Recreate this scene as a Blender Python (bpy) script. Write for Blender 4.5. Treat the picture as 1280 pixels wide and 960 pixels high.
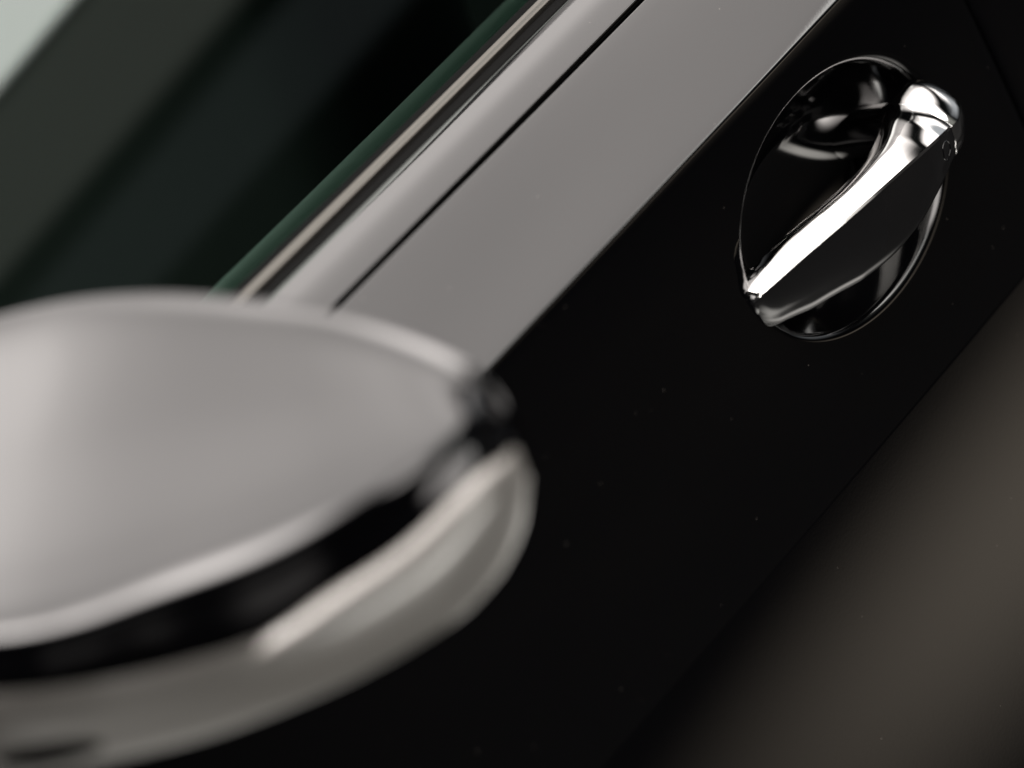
import bpy, bmesh, math
from mathutils import Vector, Matrix

# ------------------------------------------------------------------ scene, camera, light
SC = bpy.context.scene
for o in list(bpy.data.objects):
    bpy.data.objects.remove(o)
COL = SC.collection

# x runs to the rear of the car, -y is away from its flank, z is up; the origin is the middle of the handle cup
CR = Vector((0.47878977, -0.76538208, -0.43005886))
CU = Vector((0.51364883, -0.15305142, 0.84423938))
CN = Vector((-0.71198682, -0.62511241, 0.31985816))
cam = bpy.data.cameras.new('camera')
cam_o = bpy.data.objects.new('camera', cam)
COL.objects.link(cam_o)
cam_o.matrix_world = Matrix(((CR.x, CU.x, CN.x, -2.24563979), (CR.y, CU.y, CN.y, -1.75351462),
                             (CR.z, CU.z, CN.z, 0.95351738), (0, 0, 0, 1)))
cam.sensor_width = 36.0
cam.lens = 2934.0 * 3.0 * 36.0 / 1280.0
cam.clip_start = 0.05
cam.clip_end = 100.0
cam.dof.use_dof = True
cam.dof.focus_distance = 2.985
cam.dof.aperture_fstop = 4.6
SC.camera = cam_o

SC.view_settings.view_transform = 'Standard'
SC.view_settings.look = 'None'
SC.view_settings.gamma = 1.0
SC.view_settings.exposure = 0.0
SC.render.engine = 'CYCLES'
SC.cycles.use_denoising = True
SC.cycles.max_bounces = 10
SC.cycles.transparent_max_bounces = 12
SC.cycles.caustics_reflective = False
SC.cycles.caustics_refractive = False
SC.cycles.sample_clamp_indirect = 6.0

W = bpy.data.worlds.new('World')
SC.world = W
W.use_nodes = True
W.node_tree.nodes['Background'].inputs['Color'].default_value = (0.9, 0.97, 1.0, 1)
W.node_tree.nodes['Background'].inputs['Strength'].default_value = 0.004


def soft_lamp(name, loc, target, sx, sy, radiance, color=(1, 0.94, 0.905), edge=0.35, edge_x=None, spread=180, uneven=0.0, tilt=None):
    """a soft area lamp a little hotter in its middle than at its rim"""
    L = bpy.data.lights.new(name, 'AREA')
    L.shape = 'RECTANGLE'
    L.size, L.size_y = sx, sy
    L.energy = radiance * math.pi * sx * sy
    L.color = color
    L.spread = math.radians(spread)
    L.use_nodes = True
    nt = L.node_tree
    em = nt.nodes['Emission']
    g = nt.nodes.new('ShaderNodeNewGeometry')
    s = nt.nodes.new('ShaderNodeVectorMath'); s.operation = 'SUBTRACT'
    s.inputs[1].default_value = (0.5, 0.5, 0)
    nt.links.new(g.outputs['Parametric'], s.inputs[0])
    ab = nt.nodes.new('ShaderNodeVectorMath'); ab.operation = 'ABSOLUTE'
    nt.links.new(s.outputs[0], ab.inputs[0])
    sep = nt.nodes.new('ShaderNodeSeparateXYZ')
    nt.links.new(ab.outputs[0], sep.inputs[0])

    def ramp(sock, edge):
        m = nt.nodes.new('ShaderNodeMapRange')
        m.interpolation_type = 'SMOOTHSTEP'
        m.inputs['From Min'].default_value = 0.5
        m.inputs['From Max'].default_value = 0.5 - min(0.5, edge)
        nt.links.new(sock, m.inputs['Value'])
        return m.outputs[0]
    mu = nt.nodes.new('ShaderNodeMath'); mu.operation = 'MULTIPLY'
    nt.links.new(ramp(sep.outputs[0], edge_x or edge), mu.inputs[0])
    nt.links.new(ramp(sep.outputs[1], edge), mu.inputs[1])
    out = mu.outputs[0]
    if tilt:                                            # hotter at one end than at the other
        sx_ = nt.nodes.new('ShaderNodeSeparateXYZ')
        nt.links.new(g.outputs['Parametric'], sx_.inputs[0])
        mt = nt.nodes.new('ShaderNodeMapRange')
        mt.inputs['To Min'].default_value, mt.inputs['To Max'].default_value = tilt
        nt.links.new(sx_.outputs[0], mt.inputs['Value'])
        m3 = nt.nodes.new('ShaderNodeMath'); m3.operation = 'MULTIPLY'
        nt.links.new(out, m3.inputs[0]); nt.links.new(mt.outputs[0], m3.inputs[1])
        out = m3.outputs[0]
    if uneven:                                          # slow uneven patches added so the reflected sheen varies
        nz = nt.nodes.new('ShaderNodeTexNoise')
        nz.inputs['Scale'].default_value = 3.2
        nz.inputs['Detail'].default_value = 1.5
        nt.links.new(g.outputs['Parametric'], nz.inputs['Vector'])
        mr_ = nt.nodes.new('ShaderNodeMapRange')
        mr_.inputs['From Min'].default_value = 0.3
        mr_.inputs['From Max'].default_value = 0.7
        mr_.inputs['To Min'].default_value = 1 - uneven
        mr_.inputs['To Max'].default_value = 1 + uneven
        nt.links.new(nz.outputs['Fac'], mr_.inputs['Value'])
        m2 = nt.nodes.new('ShaderNodeMath'); m2.operation = 'MULTIPLY'
        nt.links.new(out, m2.inputs[0]); nt.links.new(mr_.outputs[0], m2.inputs[1])
        out = m2.outputs[0]
    nt.links.new(out, em.inputs['Strength'])
    ob = bpy.data.objects.new(name, L)
    COL.objects.link(ob)
    ob.location = loc
    d = Vector(target) - Vector(loc)
    ob.rotation_euler = d.to_track_quat('-Z', 'Y').to_euler()
    return ob


soft_lamp('ceiling_softbox', (1.5, 0.9, 2.2), (1.5, 0.9, 0), 6.6, 6.2, 4.9, edge=0.08, edge_x=0.30, uneven=0.18, tilt=(1.22, 0.58))
soft_lamp('overhead_softbox', (-1.2, 0.05, 2.1), (-1.2, 0.05, 0), 2.4, 4.4, 26.0, edge=0.5)
soft_lamp('flank_softbox', (3.6, -3.0, 2.58), (0, 0, 0), 3.4, 0.62, 6.0, color=(1, 0.99, 0.95), edge=0.10)
soft_lamp('added_side_light', (0.95, -3.3, 1.75), (0, 0, 0), 2.3, 2.2, 8.5, edge=0.25)  # added lamp, brightens the crescent on the cup's lower lip
soft_lamp('added_glass_band_light', (3.7, -3.1, 2.03), (0, 0, 0), 3.8, 0.62, 0.27, color=(1, 1.0, 0.90), edge=0.2)  # added dim panel, reflected as the grey band in the glass
soft_lamp('added_glass_band_light', (3.7, -3.1, 1.42), (0, 0, 0), 3.8, 0.5, 0.09, color=(0.9, 1.0, 1.05), edge=0.25)  # second added panel, fainter, for the lower glass band
soft_lamp('added_rear_glow', (5.2, 0.0, 0.6), (0, 0, 0.1), 4.4, 2.6, 0.5, color=(0.92, 0.96, 1.0), edge=0.4)  # added glow behind the car, greys the dark side of the chrome cap
soft_lamp('added_high_rear_glow', (5.4, 0.0, 1.55), (0, 0, 0.1), 2.2, 1.1, 1.7, edge=0.3)  # added to lighten the outer tip of the mirror
soft_lamp('added_front_fill', (-4.6, -3.4, 0.35), (-0.6, -0.1, 0.15), 4.5, 2.4, 0.55, edge=0.4)  # added fill behind the camera, lifts the mirror's dark band
soft_lamp('added_low_glow', (2.5, -2.2, -0.40), (0, 0, -0.30), 2.0, 0.84, 1.1, color=(1, 0.86, 0.70), edge=0.5)  # added lamp that makes the warm glow on the lower door
soft_lamp('added_floor_glow', (-0.35, -0.50, -0.82), (-0.35, -0.50, 0.1), 2.4, 0.9, 5.0, color=(1, 0.96, 0.9), edge=0.4)  # added at floor level in place of a lit floor


# ------------------------------------------------------------------ materials
def mat(name, base=(0.5, 0.5, 0.5), rough=0.4, metal=0.0, coat=0.0, coat_rough=0.03, spec=0.5):
    m = bpy.data.materials.new(name)
    m.use_nodes = True
    b = m.node_tree.nodes['Principled BSDF']
    b.inputs['Base Color'].default_value = (*base, 1)
    b.inputs['Roughness'].default_value = rough
    b.inputs['Metallic'].default_value = metal
    b.inputs['Coat Weight'].default_value = coat
    b.inputs['Coat Roughness'].default_value = coat_rough
    b.inputs['Specular IOR Level'].default_value = spec
    return m


def noise(nt, scale, detail=3, rough=0.5):
    tc = nt.nodes.new('ShaderNodeTexCoord')
    n = nt.nodes.new('ShaderNodeTexNoise')
    n.inputs['Scale'].default_value = scale
    n.inputs['Detail'].default_value = detail
    n.inputs['Roughness'].default_value = rough
    nt.links.new(tc.outputs['Object'], n.inputs['Vector'])
    return n.outputs['Fac']


def rng(nt, sock, a, b, c, d):
    m = nt.nodes.new('ShaderNodeMapRange')
    for k, v in zip(('From Min', 'From Max', 'To Min', 'To Max'), (a, b, c, d)):
        m.inputs[k].default_value = v
    nt.links.new(sock, m.inputs['Value'])
    return m.outputs[0]


def bump(m, sock, strength, dist, normal='Normal'):
    nt = m.node_tree
    bp = nt.nodes.new('ShaderNodeBump')
    bp.inputs['Strength'].default_value = strength
    bp.inputs['Distance'].default_value = dist
    nt.links.new(sock, bp.inputs['Height'])
    nt.links.new(bp.outputs[0], nt.nodes['Principled BSDF'].inputs[normal])


def dusty(m, base, dust=(0.3, 0.28, 0.26), amount=1.0, scale=230.0, keep=0.955):
    """scattered specks of dust on gloss paint"""
    nt = m.node_tree
    b = nt.nodes['Principled BSDF']
    tc = nt.nodes.new('ShaderNodeTexCoord')
    v = nt.nodes.new('ShaderNodeTexVoronoi')
    v.inputs['Scale'].default_value = scale
    nt.links.new(tc.outputs['Object'], v.inputs['Vector'])
    dot = rng(nt, v.outputs['Distance'], 0.07, 0.11, 1, 0)
    sep = nt.nodes.new('ShaderNodeSeparateColor')
    nt.links.new(v.outputs['Color'], sep.inputs[0])
    pick = rng(nt, sep.outputs[0], keep, keep + 0.1, 0, amount)
    mu = nt.nodes.new('ShaderNodeMath'); mu.operation = 'MULTIPLY'
    nt.links.new(dot, mu.inputs[0]); nt.links.new(pick, mu.inputs[1])
    mx = nt.nodes.new('ShaderNodeMix'); mx.data_type = 'RGBA'
    mx.inputs['A'].default_value = (*base, 1)
    mx.inputs['B'].default_value = (*dust, 1)
    nt.links.new(mu.outputs[0], mx.inputs['Factor'])
    nt.links.new(mx.outputs['Result'], b.inputs['Base Color'])


M = {}
M['paint'] = mat('black_gloss_paint', (0.0008, 0.0008, 0.001), 0.35, 0, 1.0, 0.025, 0.0)
dusty(M['paint'], (0.0008, 0.0008, 0.001), (0.10, 0.09, 0.08))
bump(M['paint'], noise(M['paint'].node_tree, 900, 1), 0.02, 0.0002, 'Coat Normal')
M['grip'] = mat('black_handle_paint_lifted', (0.0035, 0.0035, 0.0038), 0.32, 0, 1.0, 0.06, 0.10)  # base lifted to give the face a soft grey reflection
nt = M['grip'].node_tree
nt.links.new(rng(nt, noise(nt, 90, 4), 0.3, 0.8, 0.04, 0.10), nt.nodes['Principled BSDF'].inputs['Coat Roughness'])
M['cup'] = mat('black_recess_paint', (0.0008, 0.0008, 0.001), 0.35, 0, 1.0, 0.07, 0.0)
M['chrome'] = mat('polished_chrome', (0.86, 0.85, 0.84), 0.035, 1.0)
nt = M['chrome'].node_tree
nt.links.new(rng(nt, noise(nt, 60, 4), 0.3, 0.8, 0.025, 0.07), nt.nodes['Principled BSDF'].inputs['Roughness'])
M['satin'] = mat('satin_aluminium_trim', (0.075, 0.070, 0.063), 0.3, 1.0)
M['rubber'] = mat('black_rubber_seal', (0.002, 0.002, 0.002), 0.7, spec=0.03)
bump(M['rubber'], noise(M['rubber'].node_tree, 1500, 2), 0.3, 0.0002)
M['plastic'] = mat('black_plastic', (0.02, 0.02, 0.021), 0.35)
M['lens'] = mat('clear_white_lens', (0.19, 0.182, 0.172), 0.35, 0.0, 0.3, 0.2)
M['lower'] = mat('satin_grey_housing', (0.20, 0.192, 0.18), 0.35, 0.0, 1.0, 0.12)
M['leather'] = mat('dark_leather', (0.009, 0.0085, 0.008), 0.5)
bump(M['leather'], noise(M['leather'].node_tree, 400, 3), 0.3, 0.0005)
M['streak'] = mat('pale_streak_strip', (0.42, 0.42, 0.41), 0.45)  # pale only so the added strip shows as a streak
bump(M['streak'], noise(M['streak'].node_tree, 700, 3), 0.3, 0.0004)
M['floor'] = mat('dark_studio_floor', (0.006, 0.006, 0.006), 0.5)
nt = M['floor'].node_tree
nt.links.new(rng(nt, noise(nt, 3, 5), 0.3, 0.7, 0.4, 0.65), nt.nodes['Principled BSDF'].inputs['Roughness'])
nt = M['floor'].node_tree; nt.nodes['Principled BSDF'].inputs['Specular IOR Level'].default_value = 0.05
M['mirror'] = mat('mirror_silver', (0.9, 0.9, 0.9), 0.01, 1.0)

g = bpy.data.materials.new('green_tinted_glass')
g.use_nodes = True
nt = g.node_tree
nt.nodes.clear()
out = nt.nodes.new('ShaderNodeOutputMaterial')
mx = nt.nodes.new('ShaderNodeMixShader')
fr = nt.nodes.new('ShaderNodeFresnel'); fr.inputs['IOR'].default_value = 1.72
tr = nt.nodes.new('ShaderNodeBsdfTransparent'); tr.inputs['Color'].default_value = (0.19, 0.31, 0.255, 1)
gl = nt.nodes.new('ShaderNodeBsdfGlossy'); gl.inputs['Roughness'].default_value = 0.015
gl.inputs['Color'].default_value = (0.93, 1.0, 0.96, 1)
nt.links.new(fr.outputs[0], mx.inputs[0]); nt.links.new(tr.outputs[0], mx.inputs[1])
nt.links.new(gl.outputs[0], mx.inputs[2]); nt.links.new(mx.outputs[0], out.inputs['Surface'])
M['glass'] = g


# ------------------------------------------------------------------ helpers
def link(name, verts, faces, material, parent=None, smooth=True, angle=None, label=None, out=None, centre=None):
    me = bpy.data.meshes.new(name)
    me.from_pydata([tuple(v) for v in verts], [], faces)
    bm = bmesh.new(); bm.from_mesh(me)
    bmesh.ops.remove_doubles(bm, verts=bm.verts, dist=1e-6)
    bmesh.ops.recalc_face_normals(bm, faces=bm.faces)
    if out:
        for q in bm.faces:
            if q.normal.dot(Vector(out)) < 0:
                q.normal_flip()
    if centre:
        c = Vector(centre)
        if sum(q.normal.dot(q.calc_center_median() - c) * q.calc_area() for q in bm.faces) < 0:
            bmesh.ops.reverse_faces(bm, faces=bm.faces)
    if angle:
        for e in bm.edges:
            if len(e.link_faces) == 2 and e.calc_face_angle(0) > math.radians(angle):
                e.smooth = False
    bm.to_mesh(me); bm.free()
    me.validate()
    for p in me.polygons:
        p.use_smooth = smooth
    me.materials.append(material)
    ob = bpy.data.objects.new(name, me)
    COL.objects.link(ob)
    if parent:
        ob.parent = parent
    if label:
        ob['label'] = label
    return ob


def crom(ps, t):
    """Catmull-Rom through the points ps at parameter t in 0..len-1"""
    n = len(ps)
    i = min(int(t), n - 2); f = t - i
    g = lambda k: Vector(ps[k]) if 0 <= k < n else (2 * Vector(ps[0]) - Vector(ps[1]) if k < 0 else 2 * Vector(ps[-1]) - Vector(ps[-2]))
    a, b, c, d = g(i - 1), g(i), g(i + 1), g(i + 2)
    return 0.5 * ((2 * b) + (c - a) * f + (2 * a - 5 * b + 4 * c - d) * f * f + (3 * b - a - 3 * c + d) * f ** 3)


def bez(a, c, b, n, last=False):
    r = []
    for i in range(n + (1 if last else 0)):
        t = i / n
        r.append(((1 - t) ** 2 * a[0] + 2 * t * (1 - t) * c[0] + t * t * b[0], (1 - t) ** 2 * a[1] + 2 * t * (1 - t) * c[1] + t * t * b[1]))
    return r


def fillet(pts, radii, n=6):
    """round the corners of an open (o, z) polyline"""
    r = [pts[0]]
    for i in range(1, len(pts) - 1):
        p = Vector(pts[i]); a = Vector(pts[i - 1]) - p; b = Vector(pts[i + 1]) - p
        k = min(radii[i], a.length * 0.49, b.length * 0.49)
        if k <= 0:
            r.append(tuple(p)); continue
        r += bez(tuple(p + a.normalized() * k), tuple(p), tuple(p + b.normalized() * k), n, True)
    r.append(pts[-1])
    return r


def plan(x):
    """the flank curves in towards the nose and the tail"""
    return -0.03 * x * x


def extrude(profile, x0, x1, step=0.02, fold=0.0, closed=False, zoff=None):
    """an (o, z) profile drawn along the flank; fold turns both end edges inward as on a pressed panel"""
    n = max(2, int(abs(x1 - x0) / step))
    xs = [(x0 + (x1 - x0) * i / n, 0) for i in range(n + 1)]
    if fold:
        xs = [(x0, -fold), (x0, -0.0015), (x0 + 0.0006, -0.0004), (x0 + 0.002, 0)] + xs[1:-1] + [(x1 - 0.002, 0), (x1 - 0.0006, -0.0004), (x1, -0.0015), (x1, -fold)]
    v, f = [], []
    m = len(profile)
    for x, d in xs:
        for o, z in profile:
            v.append((x, -(o + plan(x) + d), z))
    for i in range(len(xs) - 1):
        for j in range(m if closed else m - 1):
            a, b = i * m + j, i * m + (j + 1) % m
            f.append((a, b, b + m, a + m))
    if closed:
        f.append(tuple(range(m - 1, -1, -1)))
        f.append(tuple(range((len(xs) - 1) * m, len(xs) * m)))
    return v, f


def merge(*parts):
    V, F = [], []
    for v, f in parts:
        k = len(V)
        V += v
        F += [tuple(i + k for i in q) for q in f]
    return V, F


# ------------------------------------------------------------------ the setting
fl = link('floor', [(-8, -8, -0.86), (9, -8, -0.86), (9, 8, -0.86), (-8, 8, -0.86)], [(0, 1, 2, 3)], M['floor'], smooth=False)
fl['kind'] = 'structure'

# ------------------------------------------------------------------ the car
car = bpy.data.objects.new('parked_car', None)
COL.objects.link(car)
car.location = (0, 0, 0)
car['label'] = 'glossy black car flank with chrome door handle, wing mirror and grey belt trim'
car['category'] = 'car'


# ---- door skin
def base_o(z):
    if z >= -0.093:
        return -0.25 * z * z
    t0 = -0.093
    o0 = -0.25 * t0 * t0
    d = t0 - z
    # leans out going down, so that it looks at the horizon, then tucks under again
    a = 0.118 * d + 0.80 * d * d if d < 0.20 else 0.118 * 0.20 + 0.80 * 0.04 + (d - 0.20) * 0.39 - (d - 0.20) ** 2 * 1.3
    return o0 + a


def lower_profile(z0, z1, n):
    return [(base_o(z0 + (z1 - z0) * i / n), z0 + (z1 - z0) * i / n) for i in range(n + 1)]


CREASE_Z, CREASE_O = 0.067, base_o(0.067)
GAP_O, GAP_Z = -0.0445, 0.1125
PX0, PX1, PZ0, PZ1 = -0.17, 0.125, -0.088, 0.061        # the rectangle round the cup
EA, EB = 0.0830, 0.0485                                   # half axes of the cup


def shoulder_profile():
    a = (CREASE_O, CREASE_Z); b = (GAP_O, GAP_Z)
    mid = ((a[0] + b[0]) / 2 + 0.0012, (a[1] + b[1]) / 2 + 0.0014)
    top = bez(a, mid, b, 10, True)
    pts = [(base_o(PZ1), PZ1)] + top + [(GAP_O - 0.0015, GAP_Z - 0.010)]
    rad = [0, 0.0010] + [0] * (len(top) - 2) + [0.0012, 0]
    return fillet(pts, rad, 6)


groove = [(base_o(-0.088), -0.088), (base_o(-0.0905), -0.0905), (base_o(-0.0915) - 0.00003, -0.0915), (base_o(-0.0925) - 0.00005, -0.0925), (base_o(-0.0935), -0.0935)]


def door_parts(x0, x1, cup):
    parts = [extrude(shoulder_profile(), x0, x1, 0.02, 0.012)]
    low = groove + lower_profile(-0.0945, -0.50, 60)
    parts.append(extrude(low, x0, x1, 0.02, 0.012))
    mid = [(base_o(PZ1 + (PZ0 - PZ1) * i / 14), PZ1 + (PZ0 - PZ1) * i / 14) for i in range(15)]
    if not cup:
        parts.append(extrude(mid, x0, x1, 0.02, 0.012))
        return parts
    parts.append(extrude(mid, x0, PX0, 0.02))
    xs = [(PX1, 0), (x1 - 0.002, 0), (x1 - 0.0006, -0.0004), (x1, -0.0015), (x1, -0.012)]
    v, f = [], []
    for x, d in xs:
        for o, z in mid:
            v.append((x, -(o + plan(x) + d), z))
    for i in range(len(xs) - 1):
        for j in range(len(mid) - 1):
            a = i * len(mid) + j
            f.append((a, a + 1, a + 1 + len(mid), a + len(mid)))
    parts.append((v, f))
    # the panel round the cup: rings from the ellipse out to the rectangle
    N = 240
    v, f = [], []
    corners = [math.atan2(zz, xx) for zz in (PZ0, PZ1) for xx in (PX0, PX1)]
    ths = sorted([2 * math.pi * i / N - math.pi for i in range(N)] + corners)
    K = 14
    for th in ths:
        c, s = math.cos(th), math.sin(th)
        rr = 1.07 / math.sqrt((c / EA) ** 2 + (s / EB) ** 2)
        t = min((PX1 if c > 0 else PX0) / c if abs(c) > 1e-9 else 9, (PZ1 if s > 0 else PZ0) / s if abs(s) > 1e-9 else 9)
        for k in range(K + 1):
            q = rr + (t - rr) * (k / K) ** 1.3
            x, z = c * q, s * q
            v.append((x, -(base_o(z) + plan(x)), z))
    n = len(ths)
    for i in range(n):
        for k in range(K):
            a, b = i * (K + 1) + k, ((i + 1) % n) * (K + 1) + k
            f.append((a, a + 1, b + 1, b))
    parts.append((v, f))
    return parts


DX0, DX1 = -1.05, 0.1375
fd = link('front_door', *merge(*door_parts(DX0, DX1, True)), M['paint'], car, label='glossy black front door skin with grey sheen on its shoulder', out=(0, -1, 0.3))
rd = link('rear_door', *merge(*door_parts(DX1 + 0.003, 0.95, False)), M['paint'], car, out=(0, -1, 0.3))

# ---- handle cup, pressed into the door skin
def cup_slope(r):
    """lean of the cup wall in degrees: rolled lip, steep wall, then a round bottom"""
    if r > 0.955:
        return 57 * (1.07 - r) / 0.115
    if r > 0.76:
        return 57
    if r > 0.5:
        return 57 - 42 * (0.76 - r) / 0.26
    return 15 * r / 0.5


cup_prof = [(1.07, 0.0)]
_r, _d = 1.07, 0.0
while _r > 0.004:
    st = 0.004 if _r > 0.945 else 0.012
    st = min(st, _r - 0.001)
    _d -= math.tan(math.radians(cup_slope(_r - st / 2))) * st * 0.050
    _r -= st
    cup_prof.append((_r, _d))
v, f = [], []
N = 240
for i in range(N):
    th = 2 * math.pi * i / N
    wl = 0.40 + 0.60 * (0.5 + 0.5 * math.cos(th + math.radians(50)))   # the lip is tight at the upper left
    rl = 1.068 - 0.115 * wl
    for r, d in cup_prof:
        if r < 1.07:
            r = 1.068 - (1.07 - r) * wl if r > 0.955 else r * rl / 0.955
        x, z = EA * r * math.cos(th), EB * r * math.sin(th)
        v.append((x, -(base_o(z) + plan(x) + d), z))
K = len(cup_prof)
for i in range(N):
    for k in range(K - 1):
        a, b = i * K + k, ((i + 1) % N) * K + k
        f.append((a, b, b + 1, a + 1))
link('handle_recess', v, f, M['cup'], fd, label='deep oval finger recess behind the chrome handle', out=(0, -1, 0))

# ------------------------------------------------------------------ belt line: moulding, strips, seals, glass
GX0, GX1 = -0.56, 0.075
# painted belt moulding just above the seam
mo = fillet([(-0.060, 0.104), (-0.0476, 0.1114), (-0.0457, 0.1139), (-0.0560, 0.1215), (-0.0700, 0.1262), (-0.0725, 0.1225), (-0.0700, 0.1120)],
            [0, 0.0006, 0.0014, 0.012, 0.0016, 0.001, 0], 7)
bmld = link('belt_moulding', *extrude(mo, DX0, DX1, 0.02, 0, True), M['paint'], car, angle=50, label='grey lit belt moulding along the window sill')
link('belt_moulding', *extrude(mo, DX1 + 0.0045, 0.95, 0.02, 0, True), M['paint'], car, angle=50)
dk = fillet([(-0.0722, 0.1225), (-0.0735, 0.1248), (-0.0790, 0.1262), (-0.0800, 0.1180), (-0.0730, 0.1150)], [0, 0.0006, 0.0006, 0.0004, 0], 3)
link('rubber_lip', *extrude(dk, GX0, 0.95, 0.02, 0, True), M['rubber'], car, angle=50)
cs = fillet([(-0.0785, 0.1230), (-0.0785, 0.1282), (-0.0815, 0.1290), (-0.0832, 0.1300), (-0.0846, 0.1275), (-0.0846, 0.1200)], [0, 0.0008, 0.0006, 0.0008, 0.0008, 0], 4)
link('window_trim_strip', *extrude(cs, GX0, 0.95, 0.02, 0, True), M['satin'], car, angle=50, label='thin satin metal strip beside the window seal')
sl = fillet([(-0.0850, 0.1180), (-0.0850, 0.1278), (-0.0880, 0.1295), (-0.0915, 0.1290), (-0.0925, 0.1180)], [0, 0.0006, 0.001, 0.0006, 0], 4)
link('window_seal', *extrude(sl, GX0, 0.95, 0.02, 0, True), M['rubber'], car, angle=50)


def glass_profile(n=24, R=0.95, z0=0.1185, o0=-0.0930, L=0.40, lean=0.30):
    r = []
    o, z, a = o0, z0, lean
    r.append((o, z))
    for i in range(n):
        ds = L / n
        a += ds / R
        o -= math.sin(a) * ds
        z += math.cos(a) * ds
        r.append((o, z))
    return r


gp = glass_profile()


def a_line(z):
    """front edge of the window, raked like the windscreen pillar"""
    return -0.50 + (z - 0.12) * 1.1


def raked(profile, x1, n=24, closed=False):
    v, f = [], []
    m = len(profile)
    for i in range(n + 1):
        for o, z in profile:
            xa = a_line(z)
            x = xa + (x1 - xa) * i / n
            v.append((x, -(o + plan(x)), z))
    for i in range(n):
        for j in range(m - 1):
            a = i * m + j
            f.append((a, a + 1, a + 1 + m, a + m))
    return v, f


link('window_glass', *raked(gp, GX1), M['glass'], car, label='green tinted front window glass', out=(0, -1, 0.3))
# windscreen pillar along the raked edge
v, f = [], []
for o, z in gp:
    xa = a_line(z)
    for dx, do in ((0.004, 0.004), (-0.012, 0.007), (-0.035, 0.004), (-0.052, -0.012), (-0.050, -0.035), (0.004, -0.02)):
        v.append((xa + dx, -(o + do + plan(xa)), z - 0.004))
for i in range(len(gp) - 1):
    for j in range(6):
        a, b = i * 6 + j, i * 6 + (j + 1) % 6
        f.append((a, b, b + 6, a + 6))
link('windscreen_pillar', v, f, M['paint'], car, angle=50)
link('window_glass', *extrude(gp, 0.205, 0.95, 0.02), M['glass'], car, label='green tinted rear window glass', out=(0, -1, 0.3))
pp = [(o + 0.004, z) for o, z in gp] + [(o - 0.02, z) for o, z in reversed(gp)]
link('door_pillar', *extrude(pp, GX1, 0.205, 0.02, 0, True), M['plastic'], car, angle=40)
# roof rail over the glass
o_, z_ = gp[-1]
rr = fillet([(o_ + 0.006, z_ - 0.012), (o_ + 0.010, z_ + 0.010), (o_ - 0.03, z_ + 0.05), (o_ - 0.20, z_ + 0.085), (o_ - 0.20, z_ + 0.06), (o_ - 0.03, z_ - 0.01)], [0, 0.01, 0.03, 0.0, 0, 0.01], 5)
link('roof_rail', *extrude(rr, a_line(z_) - 0.05, 0.95, 0.03, 0, True), M['paint'], car, angle=50)

# ---- cabin seen through the glass
ic = fillet([(-0.100, 0.02), (-0.100, 0.100), (-0.106, 0.105), (-0.135, 0.106), (-0.165, 0.098), (-0.175, 0.06), (-0.178, -0.30), (-0.11, -0.30)],
            [0, 0.003, 0.005, 0.02, 0.012, 0.02, 0.02, 0], 6)
link('door_card', *extrude(ic, GX0, 0.95, 0.03, 0, True), M['leather'], car, angle=60)
st_ = fillet([(-0.118, 0.100), (-0.120, 0.110), (-0.130, 0.1180), (-0.139, 0.1160), (-0.150, 0.106), (-0.150, 0.100)], [0, 0.006, 0.008, 0.008, 0.006, 0], 6)  # strip added behind the glass, stands in for a reflected streak
link('streak_strip', *extrude(st_, GX0, GX1, 0.03, 0, True), M['streak'], car, angle=60, label='pale added strip that makes the green streak in the glass')


def rbox(name, c, s, r, material, parent, rot=(0, 0, 0)):
    bm = bmesh.new()
    bmesh.ops.create_cube(bm, size=1)
    for v_ in bm.verts:
        v_.co = Vector((v_.co.x * s[0], v_.co.y * s[1], v_.co.z * s[2]))
    bmesh.ops.bevel(bm, geom=bm.edges[:], offset=r, segments=6, affect='EDGES', profile=0.6)
    me = bpy.data.meshes.new(name)
    bm.to_mesh(me); bm.free()
    for p in me.polygons:
        p.use_smooth = True
    me.materials.append(material)
    ob = bpy.data.objects.new(name, me)
    COL.objects.link(ob)
    ob.parent = parent
    ob.location = c
    ob.rotation_euler = rot
    return ob


seat = rbox('front_seat', (0.10, 0.52, 0.02), (0.16, 0.48, 0.62), 0.06, M['leather'], car, (0, 0.25, 0))
rbox('seat_cushion', (-0.25, 0.0, -0.27), (0.52, 0.48, 0.16), 0.06, M['leather'], seat)
rbox('headrest', (0.02, 0.0, 0.41), (0.10, 0.27, 0.17), 0.04, M['leather'], seat)
rbox('cabin_floor', (0.0, 0.85, -0.45), (1.9, 1.5, 0.06), 0.02, M['leather'], car)
rbox('far_door_card', (0.0, 1.58, -0.10), (1.9, 0.08, 0.50), 0.03, M['leather'], car)

# ------------------------------------------------------------------ door handle
hd = bpy.data.objects.new('door_handle', None)
COL.objects.link(hd)
hd.parent = car
hd['label'] = 'chrome and black pull handle bridging the oval recess'

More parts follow.
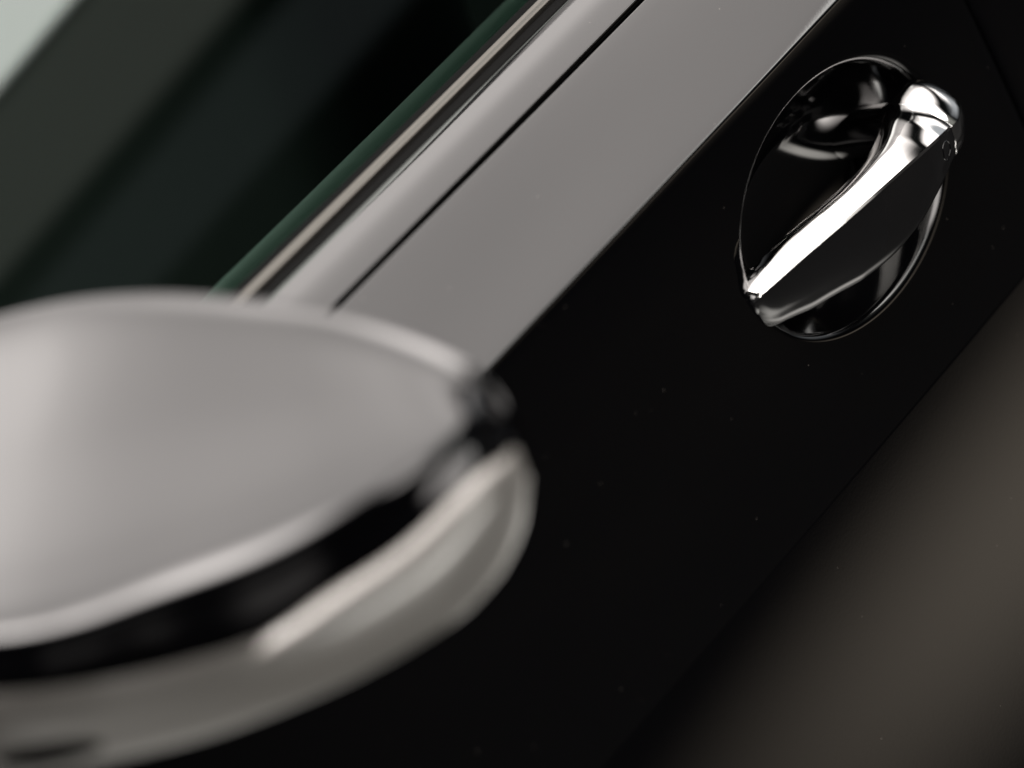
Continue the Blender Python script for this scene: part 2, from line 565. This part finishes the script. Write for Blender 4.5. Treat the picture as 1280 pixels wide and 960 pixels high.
# stations along x: o_front (crease), z_crease, height of the black face, o_back, z of back edge above crease, crown
ST = [
    (-0.0890, 0.0020, 0.0012, 0.0120, -0.004, 0.0020, 0.000),
    (-0.0875, 0.0045, 0.0020, 0.0152, -0.004, 0.0030, 0.001),
    (-0.0840, 0.0075, 0.0030, 0.0180, -0.003, 0.0040, 0.001),
    (-0.0780, 0.0112, 0.0041, 0.0200, -0.002, 0.0045, 0.0015),
    (-0.0700, 0.0160, 0.0056, 0.0230, 0.001, 0.0050, 0.0015),
    (-0.0600, 0.0225, 0.0074, 0.0252, 0.007, 0.0052, 0.002),
    (-0.0470, 0.0285, 0.0086, 0.0280, 0.0125, 0.0052, 0.002),
    (-0.0250, 0.0325, 0.0084, 0.0290, 0.0160, 0.0050, 0.0025),
    (0.0000, 0.0340, 0.0070, 0.0262, 0.0160, 0.0065, 0.003),
    (0.0200, 0.0330, 0.0048, 0.0212, 0.0120, 0.0095, 0.003),
    (0.0350, 0.0305, 0.0026, 0.0175, 0.0070, 0.0125, 0.0035),
    (0.0475, 0.0275, 0.0004, 0.0145, 0.0030, 0.0145, 0.004),
    (0.0580, 0.0265, -0.0004, 0.0130, 0.0015, 0.0170, 0.0045),
    (0.0680, 0.0232, 0.0002, 0.0122, 0.0014, 0.0162, 0.0045),
    (0.0760, 0.0184, 0.0004, 0.0112, 0.0012, 0.0142, 0.0030),
    (0.0815, 0.0110, 0.0004, 0.0095, 0.0005, 0.0112, 0.002),
    (0.0840, 0.0040, 0.0004, 0.0070, -0.001, 0.0085, 0.002),
]


def station(x):
    i = 0
    while i < len(ST) - 2 and ST[i + 1][0] < x:
        i += 1
    t = i + (x - ST[i][0]) / (ST[i + 1][0] - ST[i][0])
    res = []
    for c in range(1, 7):
        ps = [(s[c], 0, 0) for s in ST]
        res.append(crom(ps, t)[0])
    return res


def section(x, grow=0.0):
    of, zc, h, ob, dz, cr = station(x)
    Kc = (of + grow, zc)
    A = (ob, zc + dz)
    Lw = (of - 0.0022, zc - h)
    Bk = (ob + 0.001, zc - h + 0.004)
    top = bez(A, ((A[0] + Kc[0]) / 2 + 0.0008, (A[1] + Kc[1]) / 2 + cr * 2 + grow), Kc, 10)
    face = bez(Kc, ((Kc[0] + Lw[0]) / 2 + 0.0009, (Kc[1] + Lw[1]) / 2), (Lw[0], Lw[1] + 0.0045), 7)
    low = bez((Lw[0], Lw[1] + 0.0045), (Lw[0] - 0.0004, Lw[1] + 0.0003), (Lw[0] - 0.0045, Lw[1]), 7)
    bot = bez((Lw[0] - 0.0045, Lw[1]), ((Lw[0] + Bk[0]) / 2, Lw[1] + 0.0005), Bk, 4)
    back = bez(Bk, ((Bk[0] + A[0]) / 2 + 0.001, (Bk[1] + A[1]) / 2), A, 5)
    return top, face, low, bot, back


def loft(xs, fn, cap0=True, cap1=True):
    v, f = [], []
    rings = [fn(x) for x in xs]
    m = len(rings[0])
    for x, rg in zip(xs, rings):
        for o, z in rg:
            v.append((x, -(o + plan(x)), z))
    for i in range(len(xs) - 1):
        for j in range(m):
            a, b = i * m + j, i * m + (j + 1) % m
            f.append((a, a + m, b + m, b))

    def cap(x, rg, dx, base, flip):
        k = len(v)
        co = sum(p[0] for p in rg) / m; cz = sum(p[1] for p in rg) / m
        prev = base
        for q in range(1, 4):
            s = math.cos(q / 4 * math.pi / 2) if dx else 1 - q / 4
            xx = x + dx * math.sin(q / 4 * math.pi / 2)
            st = len(v)
            for o, z in rg:
                v.append((xx, -(co + (o - co) * s + plan(x)), cz + (z - cz) * s))
            for j in range(m):
                a, b = prev + j, prev + (j + 1) % m
                c_, d_ = st + j, st + (j + 1) % m
                f.append((a, b, d_, c_) if flip else (a, c_, d_, b))
            prev = st
        v.append((x + dx, -(co + plan(x)), cz))
        for j in range(m):
            a, b = prev + j, prev + (j + 1) % m
            f.append((a, b, len(v) - 1) if flip else (a, len(v) - 1, b))
    return v, f, cap, rings, m


def make_loft(name, xs, fn, material, d0=0.0, d1=0.0, angle=38, parent=None, label=None):
    v, f, cap, rings, m = loft(xs, fn)
    n0 = (len(xs) - 1) * m
    cap(xs[0], rings[0], -d0, 0, True)
    cap(xs[-1], rings[-1], d1, n0, False)
    ob = link(name, v, f, material, parent, angle=angle, label=label)
    return ob


def frange(a, b, n):
    return [a + (b - a) * i / n for i in range(n + 1)]


SEAM = 0.0500
full = lambda x: [p for s in section(x) for p in s]
make_loft('grip', frange(-0.0890, SEAM, 90), full, M['grip'], 0.0015, 0, 38, hd, 'black gloss outer face of the handle grip')


def inlay(x):
    top, face, low, bot, back = section(x)
    run = top + [face[0]]
    up = [(o + 0.0005, z + 0.0009) for o, z in run]
    dn = [(o - 0.0002, z - 0.0012) for o, z in reversed(run)]
    # wrap the chrome down the back of the bar
    up = [(up[0][0] - 0.0008, up[0][1] - 0.004)] + up
    return up + dn


make_loft('chrome_inlay', frange(-0.0876, SEAM - 0.0002, 90), inlay, M['chrome'], 0.0014, 0, 38, hd, 'bright chrome top band of the handle')


def capsec(x):
    g = 0.0006
    pts = [p for s in section(x) for p in s]
    co = sum(p[0] for p in pts) / len(pts); cz = sum(p[1] for p in pts) / len(pts)
    k = 1.006
    if x < SEAM + 0.0012:
        k = 0.99 + 0.016 * math.sqrt(max(0, (x - SEAM - 0.0006) / 0.0006))
    return [(co + (o - co) * k, cz + (z - cz) * k) for o, z in pts]


make_loft('end_cap', [SEAM + 0.0006 + q * 0.0001 for q in range(6)] + frange(SEAM + 0.0014, 0.0818, 50), capsec, M['chrome'], 0, 0.003, 38, hd, 'chrome end cap at the rear of the handle')

# chrome bead added on the seam to catch a bright line
sv, sf = [], []
ring = [p for p in section(SEAM + 0.0003)[0]] + [section(SEAM + 0.0003)[1][0]]
rall = full(SEAM + 0.0003)
co = sum(p[0] for p in rall) / len(rall); cz = sum(p[1] for p in rall) / len(rall)
for o, z in ring:
    dd = Vector((o - co, z - cz)).normalized()
    for k in range(6):
        q = 2 * math.pi * k / 6
        r_ = 0.0006 + 0.0006 * math.cos(q)
        sv.append((SEAM + 0.0003 + 0.0005 * math.sin(q), -(o + dd.x * r_ + plan(SEAM)), z + dd.y * r_))
for i in range(len(ring) - 1):
    for k in range(6):
        a, b = i * 6 + k, i * 6 + (k + 1) % 6
        c_, d_ = (i + 1) * 6 + k, (i + 1) * 6 + (k + 1) % 6
        sf.append((a, b, d_, c_))
link('seam_bead', sv, sf, M['chrome'], hd)

# ---- little cover outline on the black face
def face_pt(x, t, lift):
    """point on the black face; t runs 0 at the crease to 1 at the lower edge"""
    top, face, low, bot, back = section(x)
    fc = face + [low[0]]
    q = t * (len(fc) - 1); i = min(int(q), len(fc) - 2); w = q - i
    o = fc[i][0] * (1 - w) + fc[i + 1][0] * w
    z = fc[i][1] * (1 - w) + fc[i + 1][1] * w
    return Vector((x, -(o + plan(x) + lift), z))


def ribbon(name, path, width, lift, material, parent, closed=True):
    """thin raised bead along a path of (x, t)"""
    v, f = [], []
    P = [face_pt(x, t, 0) for x, t in path]
    n = len(P)
    for i in range(n):
        d = (P[(i + 1) % n] - P[i - 1]).normalized()
        nn = Vector((0.15, -0.98, 0.05)).normalized()
        sd = d.cross(nn).normalized() * width
        for a, b in ((-1, -0.0001), (-0.5, lift), (0.5, lift), (1, -0.0001)):
            v.append(P[i] + sd * a + nn * b)
    for i in range(n):
        for j in range(3):
            a, b = i * 4 + j, ((i + 1) % n) * 4 + j
            f.append((a, a + 1, b + 1, b))
    return link(name, v, f, material, parent)


trap = [(0.0345, 0.30), (0.0385, 0.22), (0.0425, 0.25), (0.0440, 0.40), (0.0430, 0.66), (0.0400, 0.80), (0.0355, 0.82), (0.0330, 0.62)]
path = []
for i in range(len(trap)):
    a, b = trap[i], trap[(i + 1) % len(trap)]
    for k in range(5):
        path.append((a[0] + (b[0] - a[0]) * k / 5, a[1] + (b[1] - a[1]) * k / 5))
ribbon('lock_cover_outline', path, 0.00035, 0.00025, M['paint'], hd)

# ---- feet that carry the bar down into the cup
def foot(name, c, r_top, r_bot, o_top, o_bot, label=None):
    v, f = [], []
    n, m = 14, 40
    for i in range(n + 1):
        t = i / n
        o = o_top + (o_bot - o_top) * t
        s = (1 - t) ** 2
        for k in range(m):
            th = 2 * math.pi * k / m
            rx = r_bot[0] + (r_top[0] - r_bot[0]) * s
            rz = r_bot[1] + (r_top[1] - r_bot[1]) * s
            v.append((c[0] + rx * math.cos(th) + c[2] * t, -(o + plan(c[0])), c[1] + rz * math.sin(th)))
    for i in range(n):
        for k in range(m):
            a, b = i * m + k, i * m + (k + 1) % m
            f.append((a, b, b + m, a + m))
    f.append(tuple(range(m)))
    f.append(tuple(range(n * m, n * m + m)))
    return link(name, v, f, M['chrome'], hd, angle=50, label=label)


foot('handle_foot', (0.0530, 0.0045, 0.004), (0.0190, 0.0085), (0.014, 0.010), 0.010, -0.040, 'chrome rear foot of the handle')
foot('handle_foot', (-0.0740, 0.0020, -0.002), (0.0095, 0.0050), (0.009, 0.006), 0.006, -0.034, 'chrome front foot of the handle')

# ------------------------------------------------------------------ door mirror
mr = bpy.data.objects.new('side_mirror', None)
COL.objects.link(mr)
mr.parent = car
mr['label'] = 'blurred wing mirror with grey sheen and bright indicator strip'
ROWS = [
[(-0.4745,0.0667,0.2215), (-0.4745,0.0120,0.2226), (-0.4745,-0.0273,0.2204), (-0.4745,-0.0640,0.2152), (-0.4745,-0.0986,0.2077), (-0.4745,-0.1315,0.1981), (-0.4757,-0.1627,0.1852), (-0.4781,-0.1883,0.1699), (-0.4817,-0.1968,0.1599), (-0.4847,-0.2009,0.1476), (-0.4865,-0.1973,0.1292)],
[(-0.4850,0.0616,0.2170), (-0.4850,0.0062,0.2194), (-0.4850,-0.0336,0.2203), (-0.4850,-0.0719,0.2162), (-0.4850,-0.1060,0.2081), (-0.4850,-0.1386,0.1983), (-0.4852,-0.1674,0.1847), (-0.4856,-0.1897,0.1692), (-0.4862,-0.1958,0.1584), (-0.4867,-0.1998,0.1466), (-0.4870,-0.1972,0.1292)],
[(-0.5609,0.0121,0.2041), (-0.5595,-0.0374,0.2016), (-0.5526,-0.0690,0.2003), (-0.5430,-0.1010,0.1971), (-0.5334,-0.1350,0.1918), (-0.5251,-0.1668,0.1851), (-0.5110,-0.1860,0.1764), (-0.4976,-0.1966,0.1666), (-0.4889,-0.1970,0.1569), (-0.4876,-0.2001,0.1461), (-0.4870,-0.1970,0.1289)],
[(-0.6253,-0.0316,0.1959), (-0.6211,-0.0752,0.1895), (-0.6109,-0.1017,0.1853), (-0.5952,-0.1283,0.1819), (-0.5779,-0.1611,0.1785), (-0.5576,-0.1863,0.1751), (-0.5321,-0.1996,0.1698), (-0.5055,-0.2019,0.1649), (-0.4915,-0.1988,0.1554), (-0.4884,-0.2004,0.1457), (-0.4870,-0.1969,0.1287)],
[(-0.6523,-0.0490,0.1910), (-0.6470,-0.0901,0.1829), (-0.6354,-0.1143,0.1773), (-0.6174,-0.1387,0.1735), (-0.5972,-0.1709,0.1707), (-0.5725,-0.1933,0.1692), (-0.5426,-0.2048,0.1656), (-0.5107,-0.2048,0.1631), (-0.4936,-0.2000,0.1540), (-0.4891,-0.2006,0.1452), (-0.4870,-0.1969,0.1285)],
[(-0.6583,-0.0484,0.1830), (-0.6528,-0.0891,0.1744), (-0.6410,-0.1125,0.1678), (-0.6234,-0.1363,0.1626), (-0.6042,-0.1677,0.1593), (-0.5814,-0.1899,0.1598), (-0.5528,-0.2039,0.1582), (-0.5196,-0.2083,0.1585), (-0.4985,-0.2023,0.1503), (-0.4906,-0.2014,0.1437), (-0.4870,-0.1968,0.1284)],
[(-0.6616,-0.0438,0.1719), (-0.6561,-0.0843,0.1629), (-0.6443,-0.1070,0.1550), (-0.6278,-0.1303,0.1476), (-0.6108,-0.1608,0.1435), (-0.5919,-0.1832,0.1468), (-0.5660,-0.2014,0.1477), (-0.5323,-0.2130,0.1516), (-0.5057,-0.2056,0.1450), (-0.4928,-0.2026,0.1416), (-0.4870,-0.1967,0.1282)],
[(-0.6566,-0.0271,0.1519), (-0.6511,-0.0683,0.1433), (-0.6393,-0.0930,0.1352), (-0.6218,-0.1225,0.1293), (-0.6048,-0.1542,0.1267), (-0.5879,-0.1836,0.1300), (-0.5620,-0.2055,0.1339), (-0.5293,-0.2101,0.1357), (-0.5047,-0.2036,0.1334), (-0.4928,-0.1995,0.1314), (-0.4870,-0.1967,0.1276)],
[(-0.6346,0.0100,0.1203), (-0.6291,-0.0346,0.1155), (-0.6173,-0.0732,0.1099), (-0.5988,-0.1018,0.1026), (-0.5808,-0.1254,0.0991), (-0.5599,-0.1480,0.0972), (-0.5360,-0.1662,0.0975), (-0.5083,-0.1700,0.0960), (-0.4937,-0.1767,0.1003), (-0.4888,-0.1878,0.1123), (-0.4870,-0.1960,0.1257)],
]
r6 = ROWS[8]
ROWS.append([(x + (-0.520 - x) * min(1, (-0.486 - x) / 0.04) * 0.85, y * 0.985, z - 0.0015) for x, y, z in r6])
ROWS.append([(-0.472 - 0.0014 * i, y * 0.97, z + 0.003) for i, (x, y, z) in enumerate(r6)])
NR, NC = len(ROWS), len(ROWS[0])


def msurf(r_, c_):
    """mirror shell at row r_, column c_ (Catmull-Rom both ways)"""
    cols = [crom(ROWS[k], c_) for k in range(NR)]
    p = crom(cols, r_)
    # rolled bead along the rear rim
    e = math.exp(-((r_ - 0.65) / 0.36) ** 2) * max(0.0, min(1.0, (8.8 - c_) / 1.6))
    return p + Vector((0.1, -0.25, 0.95)) * 0.0048 * e


def mnorm(r_, c_):
    e = 0.02
    a = msurf(min(NR - 1, r_ + e), c_) - msurf(max(0, r_ - e), c_)
    b = msurf(r_, min(NC - 1, c_ + e)) - msurf(r_, max(0, c_ - e))
    n_ = b.cross(a).normalized()
    c0 = Vector((-0.50, -0.05, 0.15))
    if n_.dot(msurf(r_, c_) - c0) < 0:
        n_ = -n_
    return n_


def shell(ra, rb, nr, nc, c0=0.0, c1=None, skip=None):
    c1 = NC - 1 if c1 is None else c1
    v, f = [], []
    for i in range(nr + 1):
        for j in range(nc + 1):
            v.append(msurf(ra + (rb - ra) * i / nr, c0 + (c1 - c0) * j / nc))
    for i in range(nr):
        for j in range(nc):
            a = i * (nc + 1) + j
            f.append((a, a + nc + 1, a + nc + 2, a + 1))
    return v, f


link('mirror_cap', *shell(0, 6.0, 110, 90), M['paint'], mr, label='upper mirror shell with a broad grey sheen', centre=(-0.47, -0.05, 0.15))
link('mirror_lower_shell', *shell(6.0, NR - 1, 44, 80), M['lower'], mr, label='lower mirror shell in paler satin finish', centre=(-0.47, -0.05, 0.15))

# indicator lens proud of the shell
v, f = [], []
n = 60
for i in range(n + 1):
    c_ = 3.9 + (8.3 - 3.9) * i / n
    e = min(1.0, i / 4.0) ** 0.5 * min(1.0, (n - i) / 8.0 + 0.15)
    rm = 6.32
    hw = 0.28 * e
    for k in range(9):
        s = -1 + 2 * k / 8
        p = msurf(rm + hw * s, c_)
        v.append(p + mnorm(rm + hw * s, c_) * (0.0045 * math.sqrt(max(0, 1 - s * s)) * e - 0.0003))
for i in range(n):
    for k in range(8):
        a = i * 9 + k
        f.append((a, a + 9, a + 10, a + 1))
link('indicator_lens', v, f, M['lens'], mr, label='bright white curved indicator strip', centre=(-0.47, -0.05, 0.15))

# dark slot low on the inner part of the shell
v, f = [], []
for i in range(13):
    c_ = 1.05 + 1.15 * i / 12
    hw = 0.16 * math.sqrt(max(0.0, 1 - ((i - 6) / 6.2) ** 2))
    for k in range(5):
        rm = 7.35 + hw * (k / 2 - 1)
        v.append(msurf(rm, c_) + mnorm(rm, c_) * (0.0006 if k in (0, 4) else 0.0012))
for i in range(12):
    for k in range(4):
        a = i * 5 + k
        f.append((a, a + 5, a + 6, a + 1))
link('marker_slot', v, f, M['rubber'], mr, label='small dark slot in the lower mirror shell', centre=(-0.47, -0.05, 0.15))

# the opening, rim and glass at the back of the shell
loop = [msurf(0, (NC - 1) * i / 40) for i in range(41)] + [msurf(NR - 1, (NC - 1) * (40 - i) / 40) for i in range(41)]
cen = sum(loop, Vector()) / len(loop)
v = list(loop) + [cen + (p - cen) * 0.93 + Vector((0.001, 0, 0)) for p in loop] + [cen + (p - cen) * 0.92 + Vector((-0.014, 0, 0)) for p in loop]
m = len(loop)
f = []
for q in range(2):
    for i in range(m):
        a, b = q * m + i, q * m + (i + 1) % m
        f.append((a, b, b + m, a + m))
link('mirror_bezel', v, f, M['plastic'], mr, angle=50)
v = [cen + (p - cen) * 0.915 + Vector((-0.010, 0, 0)) for p in loop] + [cen + Vector((-0.010, 0, 0))]
link('mirror_glass', v, [(i, (i + 1) % m, m) for i in range(m)], M['mirror'], mr)
# arm from the shell to the belt line
arm = []
for i in range(9):
    t = i / 8
    arm.append((Vector((-0.515, 0.03 + 0.11 * t, 0.150 - 0.030 * t)), 0.045 - 0.012 * math.sin(t * math.pi), 0.050 - 0.022 * t))
v, f = [], []
for c, a_, b_ in arm:
    for k in range(24):
        th = 2 * math.pi * k / 24
        v.append((c.x + a_ * math.cos(th), c.y, c.z + b_ * math.sin(th)))
for i in range(8):
    for k in range(24):
        a, b = i * 24 + k, i * 24 + (k + 1) % 24
        f.append((a, b, b + 24, a + 24))
f.append(tuple(range(23, -1, -1))); f.append(tuple(range(8 * 24, 9 * 24)))
link('mirror_arm', v, f, M['plastic'], mr, angle=60)
